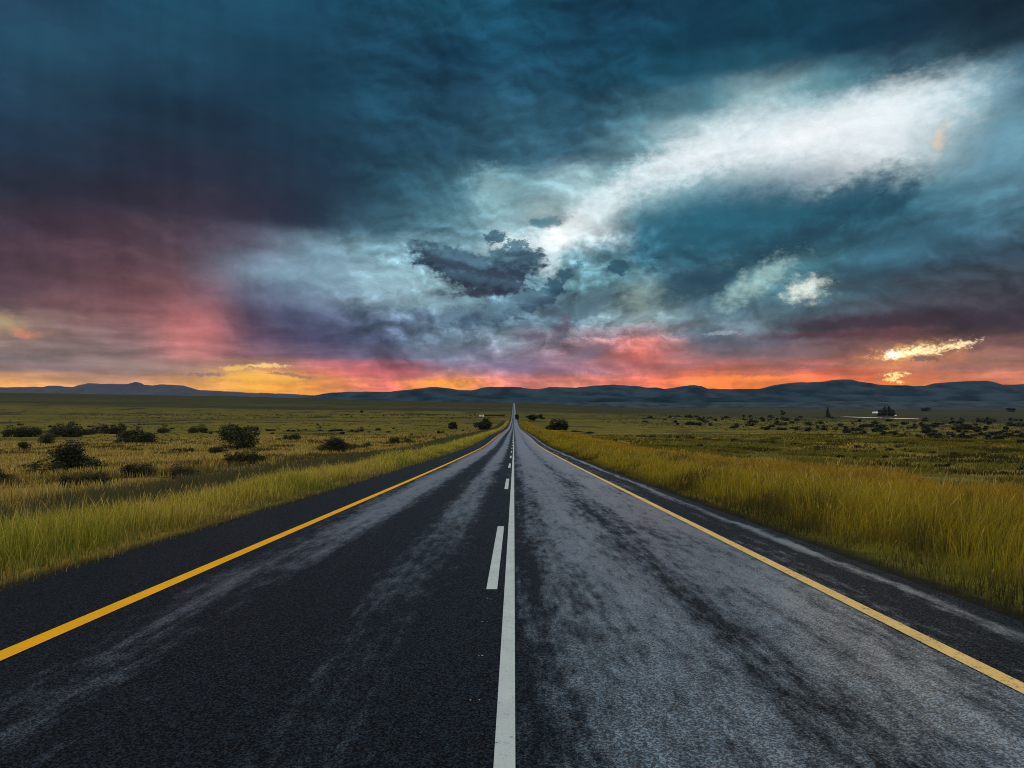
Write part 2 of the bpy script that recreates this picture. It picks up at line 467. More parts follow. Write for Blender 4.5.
field(RR + 11, RR + 130, [(14, 45, 22), (45, 110, 14), (110, 240, 7)], [(.13, .12, .008), (.20, .15, .012), (.08, .09, .005), (.24, .16, .014)], (.02, .02, .005), .34,
      'pasture_grass', 'short olive grass over the right field', 41)

# ------------------------------------------------------------------ shrubs and trees
def leaf_cloud(lobes, n, size, cols, seed, fit=True):
    r = np.random.default_rng(seed)
    vol = np.array([l[3] * l[4] * l[5] for l in lobes]) ** .75
    pick = r.choice(len(lobes), n, p=vol / vol.sum())
    L = np.asarray(lobes)[pick]
    dirn = r.normal(size=(n, 3)); dirn /= np.linalg.norm(dirn, axis=1)[:, None]
    rad = r.uniform(.15, 1, n) ** .42 * r.uniform(.86, 1.14, n)
    c = L[:, :3] + dirn * rad[:, None] * L[:, 3:6]
    c[:, 2] = np.maximum(c[:, 2], size * .3)
    a = r.normal(size=(n, 3)); a /= np.linalg.norm(a, axis=1)[:, None]
    b = np.cross(a, r.normal(size=(n, 3))); b /= np.linalg.norm(b, axis=1)[:, None]
    s = size * r.uniform(.5, 1.4, n)[:, None]
    V = np.stack([c - a * s, c + b * s * .5, c + a * s, c - b * s * .5], 1).reshape(-1, 3)
    Q = np.arange(n * 4).reshape(-1, 4)
    w = r.dirichlet(np.ones(len(cols)) * .5, n); C = np.repeat(w @ np.asarray(cols), 4, 0)
    clump = .65 + .7 * r.uniform(size=len(lobes))[np.repeat(pick, 4)]
    if fit:
        lo, hi = np.percentile(V[:, :2], 2), np.percentile(V[:, :2], 98)
        V[:, :2] /= (hi - lo); b0, b1 = np.percentile(V[:, 2], 3), np.percentile(V[:, 2], 98)
        V[:, 2] = (V[:, 2] - b0) / (b1 - b0) - .01
    return V, Q, C * clump[:, None]

def tube(p0, p1, r0, r1, k=6):
    p0, p1 = np.asarray(p0, float), np.asarray(p1, float)
    d = p1 - p0; d /= np.linalg.norm(d)
    u = np.cross(d, [.3, .9, .1]); u /= np.linalg.norm(u); w = np.cross(d, u)
    t = np.arange(k) * 2 * np.pi / k
    ring = np.cos(t)[:, None] * u + np.sin(t)[:, None] * w
    V = np.concatenate([p0 + ring * r0, p1 + ring * r1])
    Q = np.array([[i, (i + 1) % k, k + (i + 1) % k, k + i] for i in range(k)])
    return V, Q

def tubes(specs):
    Vs, Qs, n = [], [], 0
    for s in specs:
        V, Q = tube(*s); Vs.append(V); Qs.append(Q + n); n += len(V)
    return np.concatenate(Vs), np.concatenate(Qs)

SHRUB_COLS = [(.014, .018, .004), (.008, .011, .003), (.026, .030, .006), (.012, .014, .005)]
OLIVE_COLS = [(.035, .042, .007), (.018, .024, .004), (.05, .05, .010)]
GREY_COLS = [(.055, .055, .038), (.04, .045, .028), (.03, .032, .018)]

def shrub_meshes(kind_, seed, n):
    """unit shrub: one metre wide, one metre tall"""
    r = random.Random(seed); lobes = []; st = []
    if kind_ == 'round':
        lobes.append((0, 0, .5, .40, .40, .42))
        for k in range(7):
            a = r.uniform(0, 6.28); q = r.uniform(.18, .30)
            lobes.append((math.cos(a) * q, math.sin(a) * q, r.uniform(.25, .72), r.uniform(.16, .26), r.uniform(.16, .26), r.uniform(.18, .27)))
    elif kind_ == 'spread':
        for k in range(10):
            a = r.uniform(0, 6.28); q = r.uniform(.05, .38)
            lobes.append((math.cos(a) * q, math.sin(a) * q, r.uniform(.15, .6) * (1 - .8 * q), r.uniform(.13, .24), r.uniform(.13, .24), r.uniform(.18, .38)))
    elif kind_ == 'peak':
        for k in range(16):
            a = r.uniform(0, 6.28); q = r.uniform(.0, .40); t = r.uniform(0, 1) ** 1.3
            lobes.append((math.cos(a) * q * (1.1 - t), math.sin(a) * q * (1.1 - t), .12 + .66 * t, .30 - .15 * t, .30 - .15 * t, .25))
    else:
        for k in range(9):
            lobes.append((-.42 + .84 * (k + r.uniform(-.3, .3)) / 8, r.uniform(-.2, .2), r.uniform(.2, .45), r.uniform(.08, .16), .15, r.uniform(.25, .48)))
    V, Q, C = leaf_cloud(lobes, n, {'round': .030, 'spread': .034, 'peak': .036, 'row': .033}[kind_] * (2200 / n) ** .35, {'spread': OLIVE_COLS if seed % 3 == 0 else SHRUB_COLS}.get(kind_, SHRUB_COLS), seed)
    for k in range(6):
        a = r.uniform(0, 6.28); q = r.uniform(.1, .32)
        p1 = (math.cos(a) * q, math.sin(a) * q, r.uniform(.45, .8))
        st.append(((math.cos(a) * .04, math.sin(a) * .04, -.04), p1, .022, .006))
    return (V, Q, C), tubes(st)

def make_shrub(name, kind_, seed, n):
    (V, Q, C), (SV, SQ) = shrub_meshes(kind_, seed, n)
    root = empty(name, (0, 0, 0))
    mesh_np('foliage', V, quads=Q, mat=M_leaf, col=C, parent=root)
    mesh_np('stem', SV, quads=SQ, mat=M_bark, parent=root, smooth_shade=True)
    return root

def dup(root):
    r = root.copy(); COL.objects.link(r)
    for ch in list(root.children):
        c = ch.copy(); COL.objects.link(c); c.parent = r
    return r

protos = {}
def place_shrub(px, base, wpx, hpx, kd, label, group='shrubs on the left field', var=0, name='shrub'):
    key = (kd, var)
    if key not in protos:
        o = protos[key] = make_shrub(name, kd, 100 + var * 7 + len(kd), 5600 if kd == 'peak' else 4200)
    else:
        o = dup(protos[key]); o.name = name
    x, y, z = hit(px, base)
    o.location = (x, y, z - .03); o.rotation_euler = (0, 0, random.uniform(-.9, .9) if kd == 'row' and wpx < 20 else (random.uniform(-.25, .25) if kd == 'row' else random.uniform(0, 6.28)))
    sx = wpx / F * y; sz = hpx / F * y
    o.scale = (sx, sx * (.55 if kd == 'row' else .9), sz)
    tag(o, label, 'shrub', group)
    return o

SH = [
 (70, 473, 46, 29, 'peak', 'largest dark shrub on the left field, dense and pointed', 0),
 (85, 487, 40, 13, 'row', 'low dark thicket in front of the largest left shrub', 0),
 (239, 450, 32, 24, 'round', 'dense round dark bush standing alone like a ball', 0),
 (246, 464, 38, 12, 'row', 'low spreading green shrub just below the round ball bush', 1),
 (139, 444, 35, 14, 'spread', 'broad spiky dark shrub behind and right of the largest one', 0),
 (64, 437, 27, 13, 'spread', 'wide ragged shrub in the back row above the largest shrub', 1),
 (46, 445, 14, 11, 'round', 'small round bush at the front left foot of the ragged shrub', 1),
 (30, 437, 19, 10, 'round', 'rounded dark bush between the grey shrub and the ragged one', 2),
 (13, 437, 16, 11, 'spread', 'thin greyish shrub at the far left of the back row', 2),
 (88, 435, 12, 6, 'round', 'small dark bush between the ragged shrub and the long flat one', 3),
 (111, 434, 30, 10, 'row', 'long flat dark shrub in the back row', 2),
 (23, 450, 10, 8, 'spread', 'little twiggy shrub alone on the straw field at far left', 3),
 (4, 484, 16, 12, 'spread', 'dull green shrub at the very left border of the field', 0),
 (30, 469, 15, 5, 'row', 'flat dark patch of shrub left of the largest one', 0),
 (137, 477, 27, 13, 'spread', 'loose green shrub rising behind the bright roadside grass', 3),
 (187, 479, 27, 13, 'spread', 'dim low shrub half sunk in brown grass, right of the loose green one', 1),
 (199, 433, 15, 8, 'spread', 'small domed shrub in the middle distance left of the ball bush', 2),
 (211, 434, 9, 3, 'row', 'tiny flat shrub at the foot of the small domed one', 1),
 (164, 433, 11, 5, 'round', 'small dark hump between the spiky shrub and the domed one', 1),
 (254, 431, 13, 4, 'row', 'flat shrub peeping out behind the ball bush', 2),
 (292, 440, 14, 6, 'row', 'dark flat shrub alone in the yellow field right of the ball bush', 0),
 (336, 452, 36, 13, 'peak', 'wide sloping shrub beside the brown grass strip', 1),
 (368, 447, 10, 5, 'spread', 'small dark tuft right of the wide sloping shrub', 2),
 (394, 444, 9, 7, 'round', 'compact round bush close to the road verge far along', 2),
 (408, 443, 7, 4, 'round', 'tiny bush just right of the compact roadside one', 3),
 (183, 452, 22, 4, 'row', 'thin flat line of scrub in the ochre field', 2),
 (216, 456, 17, 9, 'spread', 'thin twiggy brown shrub left of the ball bush', 3),
]
for (px, b, w, hh, kd, lab, var) in SH:
    place_shrub(px, b, w, hh, kd, lab, var=var)

# far shrubs, a few pixels each: one mesh
far_meshes = []
for k in range(6):
    r = random.Random(40 + k); lobes = []
    for j in range(6):
        a = r.uniform(0, 6.28); q = r.uniform(.0, .34)
        lobes.append((math.cos(a) * q, math.sin(a) * q, r.uniform(.2, .55), r.uniform(.14, .26), r.uniform(.14, .26), r.uniform(.25, .4)))
    V, Q, C = leaf_cloud(lobes, 330, .085, [(.010, .013, .004), (.018, .022, .007), (.007, .009, .003)], 60 + k)
    o = mesh_np('small_shrub', V, quads=Q, mat=M_leaf, col=C)
    far_meshes.append(o)
used = set()
def small(px, base, wpx, hpx, label, group):
    k = random.randrange(6)
    if k not in used: o = far_meshes[k]; used.add(k)
    else:
        o = far_meshes[k].copy(); COL.objects.link(o)
    x, y, z = hit(px, base)
    s = wpx / F * y
    o.location = (x, y, z - .02 * s); o.rotation_euler = (0, 0, random.uniform(0, 6.28)); o.scale = (s, s, hpx / F * y)
    tag(o, label, 'shrub', group)
LS = [(305,430.5,4,1.6),(320,431,5,1.8),(331,431.5,8,2.2),(340,431,9,2),(343,434,6,2.2),(352,432,5,2.6),(357,432.3,6,2.2),(361,431.5,4,2.4),(361,428.5,4,1.4),(369,432.5,3,1.5),
      (377,430.5,6,2.4),(388,432.6,5,1.5),(394,429,3,1.4),(233,426,3,2),(139,425,4,1.6),(144,425,3,1.4),(165,426.5,5,1.4),(172,429,4,1.5),(270,431,10,2.2),(287,431.5,6,2),
      (294,431.5,5,1.7),(299,430.8,4,1.5),(320,428,3,1.6),(318,425,3,1.5),(362,412.5,4,2),(438,433.5,2.5,3),(441,433.5,2,2.4),(443.5,433.3,2,3),(434,439,3,2.4),(463,431,3,1.4),(258,434.5,5,1.7),(273,434,4,1.4),
      (412,435,3,1.4),(425,437,4,1.3),(20,425.5,5,2),(50,427,4,1.8),(90,427,5,1.6),(224,433,5,2.2),(217,432.4,4,1.6)]
for a in LS: small(*a, 'tiny dark shrub scattered far out on the left plain', 'tiny shrubs far out on the left plain')
RS = [(626,436.5,4,1.4),(637,436.6,5,1.4),(643,437,8,1.8),(654,437.4,7,2.2),(667,438,8,1.8),(678,438.4,5,2.6),(687,439,9,2),(692,439.4,6,2.6),(706,440,9,2.2),(719,440.6,14,1.8),(734,441.4,8,2.8),
      (748,441.6,14,1.8),(701,446.6,8,2.6),(590,433.5,14,2),(577,431.8,12,1.5),(765,442.6,8,1.8),(776,443.4,10,2),(795,445,10,2.4),(804,445.6,6,2),(818,448.6,5,2.4),(816,452,9,3),(825,452.6,6,2.4),(814,455.6,5,2.2),
      (839,457.6,7,2.6),(855,458.8,6,2.4),(858,447.8,6,2.8),(864,455.6,5,2),(875,449.8,4,2),(888,450.4,7,2.6),(905,451,6,2.8),(912,451.8,7,2),(897,447.6,5,2),(885,457.6,7,2.6),(908,461.4,5,2.2),
      (933,453.4,5,2.2),(954,454.8,8,2.8),(937,466.8,8,3),(947,466.6,6,2.8),(951,464.6,5,1.6),(985,454.6,8,1.8),(1002,458,6,2.2),(1003,474,6,3),(1021,470,5,3)]
for a in RS: small(*a, 'small dark shrub dotted across the near part of the right plain', 'small shrubs dotted over the right plain')
# the belt of scrub below the lake: thickest towards the right
cnt = 0
while cnt < 215:
    px = 640 + 400 * random.random() ** .7; u = (px - 640) / 400
    py = random.uniform(416 + 4 * u, 424 + 20 * u)
    if 845 < px < 925 and py < 421.5: continue
    sc = .55 + .6 * (py - 414) / 25
    small(px, py, random.uniform(4, 9) * sc, random.uniform(2.2, 4.2) * sc, 'dark scrub bush in the dense belt below the lake', 'scrub bushes in the belt below the lake'); cnt += 1
assert len(used) == 6
def scrub(name, spots, label, cols):
    Vs, Cs = [], []
    for (px, py, w_) in spots:
        x, y, z = hit(px, py); r = w_ / F * y * .5; k = 12
        c = rng.normal(size=(k, 3)) * np.array([r * .5, r * .5, r * .22]) + np.array([x, y, z + r * .28])
        a = rng.normal(size=(k, 3)); a /= np.linalg.norm(a, axis=1)[:, None]
        b = np.cross(a, rng.normal(size=(k, 3))); b /= np.linalg.norm(b, axis=1)[:, None]
        q = r * rng.uniform(.22, .5, (k, 1))
        Vs.append(np.stack([c - a * q, c + b * q * .6, c + a * q, c - b * q * .6], 1).reshape(-1, 3))
        Cs.append(np.repeat(lerp_cols(cols, k), 4, 0))
    V = np.concatenate(Vs)
    o = mesh_np(name, V, quads=np.arange(len(V)).reshape(-1, 4), mat=M_leaf, col=np.concatenate(Cs))
    tag(o, label, 'scrub'); return kind(o, 'stuff')
sp = []
while len(sp) < 2600:
    px = 600 + 470 * random.random() ** .75; u = (px - 600) / 470
    py = random.triangular(413.5 + 4 * u, 426 + 20 * u, 416 + 11 * u)
    if 840 < px < 925 and py < 421: continue
    sp.append((px, py, random.uniform(1.2, 3.6) * (.5 + .5 * (py - 410) / 25)))
for k in range(500): sp.append((random.uniform(560, 1040), random.uniform(432, 462), random.uniform(1, 2.6)))
scrub('low_scrub', sp, 'fine low scrub covering the right plain between the bushes', [(.012, .016, .006), (.028, .032, .012), (.05, .05, .022)])
sp = []
for k in range(1500):
    py = 408 + 34 * random.random() ** .8
    sp.append((random.uniform(-20, 480), py, random.uniform(.8, 2.4) * (.5 + (py - 405) / 40)))
for k in range(420): sp.append((random.uniform(60, 505), random.choice([415.4, 418.2]) + random.gauss(0, .35), random.uniform(1.2, 3)))
scrub('heath', sp, 'dark dots and lines of heath across the left plain', [(.012, .013, .004), (.03, .028, .008), (.05, .042, .012)])

# ------------------------------------------------------------------ trees
TREE_COLS = [(.008, .010, .003), (.013, .016, .005), (.018, .021, .006)]
def make_tree(name, seed, crown, trunk_h, n, label, px, base, wpx, hpx, group=None, trunks=1):
    """crown: lobes in a unit box one wide and one tall"""
    r = random.Random(seed)
    x, y, z = hit(px, base); sx = wpx / F * y; sz = hpx / F * y
    root = empty(name, (x, y, z - .05))
    V, Q, C = leaf_cloud(crown, n, .05 * (1500 / n) ** .3, TREE_COLS, seed)
    mesh_np('crown', V * np.array([sx, sx, sz]), quads=Q, mat=M_leaf, col=C, parent=root)
    for t in range(trunks):
        ox = (t - (trunks - 1) / 2) * .38
        sp = [((ox, 0, 0), (ox * .95, .01, trunk_h), .045, .032), ((ox * .95, .01, trunk_h), (ox * .9 + .03, .02, trunk_h + .25), .032, .02)]
        for k in range(5):
            a = r.uniform(0, 6.28)
            sp.append(((ox * .95, .01, trunk_h * r.uniform(.75, 1.2)), (ox * .9 + math.cos(a) * .22, math.sin(a) * .22, trunk_h + r.uniform(.15, .4)), .02, .006))
        TV, TQ = tubes(sp)
        mesh_np('trunk', TV * np.array([sx, sx, sz]), quads=TQ, mat=M_bark, parent=root, smooth_shade=True)
    tag(root, label, 'tree', group); return root
def dome(seed, n, z0, z1, w=.5):
    r = random.Random(seed); L = []
    for k in range(n):
        a = r.uniform(0, 6.28); q = r.uniform(.0, w * .62); zz = r.uniform(z0, z1)
        s = r.uniform(.13, .22)
        L.append((math.cos(a) * q, math.sin(a) * q, zz, s, s, r.uniform(.12, .2)))
    return L
def cone(seed, n):
    r = random.Random(seed)
    return [(r.uniform(-.1, .1), r.uniform(-.1, .1), .12 + .82 * k / n, .42 - .34 * k / n, .42 - .34 * k / n, .12) for k in range(n)]
make_tree('broad_tree', 1, dome(1, 10, .25, .8), .2, 1600, 'single rounded tree alone on the plain left of the road', 452, 429, 9, 6.5)
make_tree('broad_tree', 2, dome(2, 14, .28, .82), .25, 2200, 'wide dark tree with two trunks beside the road on the left', 483, 429.6, 15, 10, trunks=2)
make_tree('broad_tree', 3, [(-.32, 0, .25, .18, .2, .25), (-.12, 0, .6, .2, .22, .35), (.18, 0, .55, .26, .25, .42), (.32, .05, .3, .16, .2, .3), (0, .1, .3, .3, .3, .3)], .3, 2200,
          'large dark clump of tree right of the road, low to the ground', 557.5, 430, 18.5, 10.5)
make_tree('broad_tree', 4, dome(4, 9, .22, .8), .2, 1300, 'dark tree far down the road with a flat top, right side', 533, 420.4, 11, 5.5, trunks=2)
make_tree('broad_tree', 5, dome(5, 8, .22, .8), .28, 900, 'small tree right of the flat topped roadside tree', 541, 419.2, 5.5, 5)
make_tree('broad_tree', 6, dome(6, 8, .22, .8), .28, 900, 'small tree touching the right edge of the distant road', 517, 419.6, 5, 5)
make_tree('cypress', 7, cone(7, 8), .1, 900, 'tall narrow dark tree standing left of the lake', 828, 417.2, 3.6, 9)
make_tree('broad_tree', 8, dome(8, 8, .3, .8), .2, 700, 'low round tree on the plain left of the narrow tree', 783, 415, 4.6, 4.4)
for k, (px, b, w, hh) in enumerate([(880.5, 415.9, 4, 6), (884.5, 415.8, 4.5, 8.5), (889, 415.8, 4.5, 9), (893.5, 415.9, 3.6, 6.5)]):
    make_tree('farm_tree', 20 + k, cone(20 + k, 7) if k % 2 else dome(20 + k, 9, .3, .85), .2, 900,
              ['leftmost tree of the grove behind the lake, next to the white farmhouse', 'second tree from the farmhouse in the lakeside grove', 'tallest tree of the grove behind the lake',
               'rightmost tree of the lakeside grove, by the tiny shed'][k], px, b, w, hh, 'grove of trees behind the lake')
make_tree('broad_tree', 30, dome(30, 8, .3, .8), .2, 700, 'dark tree at the foot of the blue hills right of the lake', 925, 411.2, 8, 3.6)
make_tree('broad_tree', 31, dome(31, 8, .3, .8), .2, 700, 'dark tree at the foot of the blue hills near the right border', 1011, 411.4, 8, 3.6)

# ------------------------------------------------------------------ farm buildings
M_wall = simple('whitewash', (.78, .77, .74), .8, var=.1)
M_tin = simple('tin_roof', (.42, .43, .45), .45, .5, var=.2)
M_dark = simple('dark_timber', (.05, .04, .035), .8)
M_glass = simple('window_glass', (.03, .04, .05), .15, .6)
def box_vq(x0, x1, y0, y1, z0, z1):
    V = np.array([[x, y, z] for z in (z0, z1) for y in (y0, y1) for x in (x0, x1)], float)
    Q = np.array([[0, 1, 3, 2][::-1], [4, 5, 7, 6], [0, 1, 5, 4], [2, 3, 7, 6][::-1], [0, 2, 6, 4][::-1], [1, 3, 7, 5]])
    return V, Q
def house(px, base, wpx, label, name='farmhouse', hgt=3.0, depth=.6):
    x, y, z = hit(px, base); w = wpx / F * y; d = w * depth
    root = empty(name, (x, y, z))
    V, Q = box_vq(-w/2, w/2, -d/2, d/2, -.5, hgt); mesh_np('wall', V, quads=Q, mat=M_wall, parent=root)
    o = .35; rz = hgt + .002; e = hgt + w * .08
    V = np.array([[-w/2-o, -d/2-o, rz], [w/2+o, -d/2-o, rz], [w/2+o, d/2+o, rz], [-w/2-o, d/2+o, rz], [-w/2-o, 0, e], [w/2+o, 0, e]], float)
    rf = mesh_np('roof', V, quads=[[0, 1, 5, 4], [2, 3, 4, 5], [3, 2, 1, 0]], tris=[[0, 4, 3], [1, 2, 5]], mat=M_tin, parent=root)
    V, Q = box_vq(w*.28, w*.34, .1, .1 + w*.05, e - w*.1, e + w*.08); mesh_np('chimney', V, quads=Q, mat=M_wall, parent=rf)
    V, Q = box_vq(-w*.05, w*.05, -d/2-.06, -d/2-.003, 0, 2.1); mesh_np('door', V, quads=Q, mat=M_dark, parent=root)
    for s in (-.3, .27):
        V, Q = box_vq(w*s-w*.06, w*s+w*.06, -d/2-.05, -d/2-.003, 1.0, 2.1); mesh_np('window', V, quads=Q, mat=M_glass, parent=root)
    tag(root, label, 'house'); return root
house(481.5, 416.4, 4.6, 'tiny white farm building left of the distant road', hgt=1.9)
house(875, 413.4, 4.5, 'white farmhouse with pale roof by the lakeside grove', hgt=7)
house(895.5, 416.0, 1.6, 'tiny white shed right of the lakeside grove', 'shed', hgt=4.5)
# dark hedge that runs from the farm building to the road
x, y, z = hit(494, 416.4); w = 21 / F * y
hh = 2.2 / F * y
lob = [(w * (-.5 + (k + .5) / 26), random.uniform(-.4, .4), hh * random.uniform(.3, .55), w / 40, 1.2, hh * random.uniform(.35, .6)) for k in range(26)]
V, Q, C = leaf_cloud(lob, 3200, .42, TREE_COLS, 77, False); V[:, 2] -= .1
o = mesh_np('hedge', V, quads=Q, mat=M_leaf, col=C); o.location = (x, y, z)
tag(o, 'long dark hedge between the tiny farm building and the road', 'hedge')

# ------------------------------------------------------------------ lake
a = np.linspace(0, 2 * np.pi, 90, endpoint=False)
rad = .92 + .22 * np.sin(2 * a + 2.2) + .13 * np.sin(3 * a + 1) + .08 * np.sin(7 * a) + .05 * np.sin(13 * a + 2)
lv = np.stack([LAKE[0] + 76 * rad * np.cos(a), LAKE[1] + 95 * rad * np.sin(a) - 1.1 * 76 * rad * np.cos(a), np.full(90, LAKE_Z - .35)], -1)
lv = np.concatenate([lv, [[LAKE[0], LAKE[1], LAKE_Z - .35]]])
m, g, b = material('lake_water')
b.inputs['Base Color'].default_value = (.012, .018, .02, 1); b.inputs['Roughness'].default_value = .2; b.inputs['Specular IOR Level'].default_value = .6
pos = g.new('ShaderNodeNewGeometry').outputs['Position']
bp = g.new('ShaderNodeBump'); bp.inputs['Strength'].default_value = .25; bp.inputs['Distance'].default_value = .2
g.put(bp.inputs['Height'], g.noise(pos, .6, 4)); g.l.new(bp.outputs[0], b.inputs['Normal'])
kind(mesh_np('water', lv, tris=[[i, (i + 1) % 90, 90] for i in range(90)], mat=m), 'structure')

# ------------------------------------------------------------------ hills
def hill_material(name, c0, c1, sc):
    m, g, b = material(name)
    pos = g.new('ShaderNodeNewGeometry').outputs['Position']
    n = g.noise(g.mapping(pos, sc=(1, 1, 3)), sc, 6, .6)
    g.put(b.inputs['Base Color'], g.mix(g.ss(.35, .65, n), c0, c1))
    b.inputs['Roughness'].default_value = .95; b.inputs['Specular IOR Level'].default_value = .05
    return m
def ridge(name, prof, D, depth, mat, seed, rough=.12, base_drop=30):
    px = np.array([p[0] for p in prof], float); py = np.array([p[1] for p in prof], float)
    X = np.linspace(px[0], px[-1], 700)
    Yp = np.interp(X, px, py)
    Yp = Yp + (hash_noise(X, X * 0, 9, seed + 4) - .5) * .5 + (hash_noise(X, X * 0, 4, seed + 5) - .5) * .25
    az = (X - CX) / F
    gz = -.0213 * D
    top = EYE + (HY - Yp) / F * D - gz
    rows = 22
    V = []
    t = np.linspace(-1, .8, rows)
    for tt in t:
        d = D + tt * depth
        prof_t = (1 - smooth(0, 1, abs(tt))) if tt < 0 else (1 - .9 * smooth(0, 1, tt))
        nz = (hash_noise(az * D, np.full_like(az, d), 420, seed) - .5) * 1.0 + (hash_noise(az * D, np.full_like(az, d), 150, seed + 1) - .5) * .5
        hgt = top * np.clip(prof_t + nz * rough * 2 * (abs(tt) ** .6) * (1 - abs(tt)) * 2, 0, 1.0) - (base_drop if abs(tt) == 1 else 0)
        zz = -.0213 * d + hgt - (2 if tt in (t[0], t[-1]) else 0)
        V.append(np.stack([az * D * (1 + 0 * tt), np.full_like(az, d), zz], -1))
    V = np.stack(V)
    k = np.arange(V.shape[0] * V.shape[1]).reshape(V.shape[:2])
    q = np.stack([k[:-1, :-1], k[:-1, 1:], k[1:, 1:], k[1:, :-1]], -1).reshape(-1, 4)
    return kind(mesh_np(name, V.reshape(-1, 3), quads=q, mat=mat, smooth_shade=True), 'structure')

BLUE = [(300,398),(315,396),(325,394),(332,393),(345,392),(360,391.5),(385,391.3),(400,390.5),(415,389),(430,387.5),(440,387),(448,388),(455,389.3),(470,390),(475,389),(485,387),(490,386.5),(505,387),(520,387.3),(530,389),
        (538,389.2),(545,388),(550,387),(556,387.6),(575,387.5),(590,386),(600,385.2),(612,384.5),(630,385.5),(645,387),(655,387.5),(663,389.5),(670,388.5),(680,386.5),(690,385),(700,386),(706,388.5),(720,389),(740,389.3),(760,389),
        (768,387.5),(778,384.5),(790,383),(800,382.2),(820,381.5),(835,379.8),(845,379.8),(855,381.5),(870,383.5),(890,385.2),(905,386),(925,386.8),(928,385),(940,383),(960,381.5),(978,381.3),(985,382),(995,384.5),(1005,385),
        (1024,384.5),(1060,386),(1100,384),(1160,388),(1260,392),(1400,400)]
PURPLE = [(-300,393),(-200,390),(-100,389),(-40,388),(0,387.5),(20,387),(40,387),(50,385.8),(56,385.3),(65,386.5),(75,387.5),(82,384),(90,382.3),(95,383),(110,384),(130,384),(137,382),(143,384.5),(155,385.5),(165,384.5),(180,385.3),
          (190,388),(200,390),(215,391),(240,392),(258,393),(262,392.3),(275,393.5),(300,394.5),(330,396),(380,399),(420,402)]
LOW = [(330,401),(360,399.5),(400,398),(440,397),(480,396),(520,397.5),(560,397),(600,395.5),(640,397),(680,396.5),(720,398),(760,397),(800,396),(850,394.5),(900,396),(950,395),(1000,393.5),(1050,395),(1150,398),(1250,404)]
LOW2 = [(420,405),(470,403.5),(520,402.2),(570,403),(620,401.8),(680,403),(730,402),(790,402.5),(850,401),(910,402.2),(960,400.8),(1010,401.5),(1060,400.5),(1150,404),(1200,406)]
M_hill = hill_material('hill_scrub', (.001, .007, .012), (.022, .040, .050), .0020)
M_low = hill_material('low_hill_mist_tint', (.010, .018, .022), (.040, .050, .052), .006)  # paler colour stands in for low mist over the nearest hills
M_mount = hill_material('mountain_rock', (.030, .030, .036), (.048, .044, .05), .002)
ridge('mountains', PURPLE, 19500, 1800, M_mount, 5)
ridge('hills', BLUE, 12500, 1700, M_hill, 9)
ridge('foothills', LOW, 9800, 900, M_hill, 13)
ridge('low_hills', LOW2, 8000, 700, M_low, 17)

# ------------------------------------------------------------------ air
def haze():
    V, Q = box_vq(-23500, 23500, -500, 22500, -480, 720)
    m = bpy.data.materials.new('haze_air'); m.use_nodes = True; t = m.node_tree
    t.nodes.remove(t.nodes['Principled BSDF'])
    vp = t.nodes.new('ShaderNodeVolumePrincipled')
    vp.inputs['Color'].default_value = (.50, .76, 1.0, 1); vp.inputs['Density'].default_value = HAZE; vp.inputs['Anisotropy'].default_value = 0.0
    t.links.new(vp.outputs[0], t.nodes['Material Output'].inputs['Volume'])
    o = mesh_np('haze', V, quads=Q, mat=m); kind(o, 'stuff'); o.display_type = 'WIRE'
    tag(o, 'thin blue evening haze over the plain and hills', 'haze')
HAZE = 0.42e-5
haze()

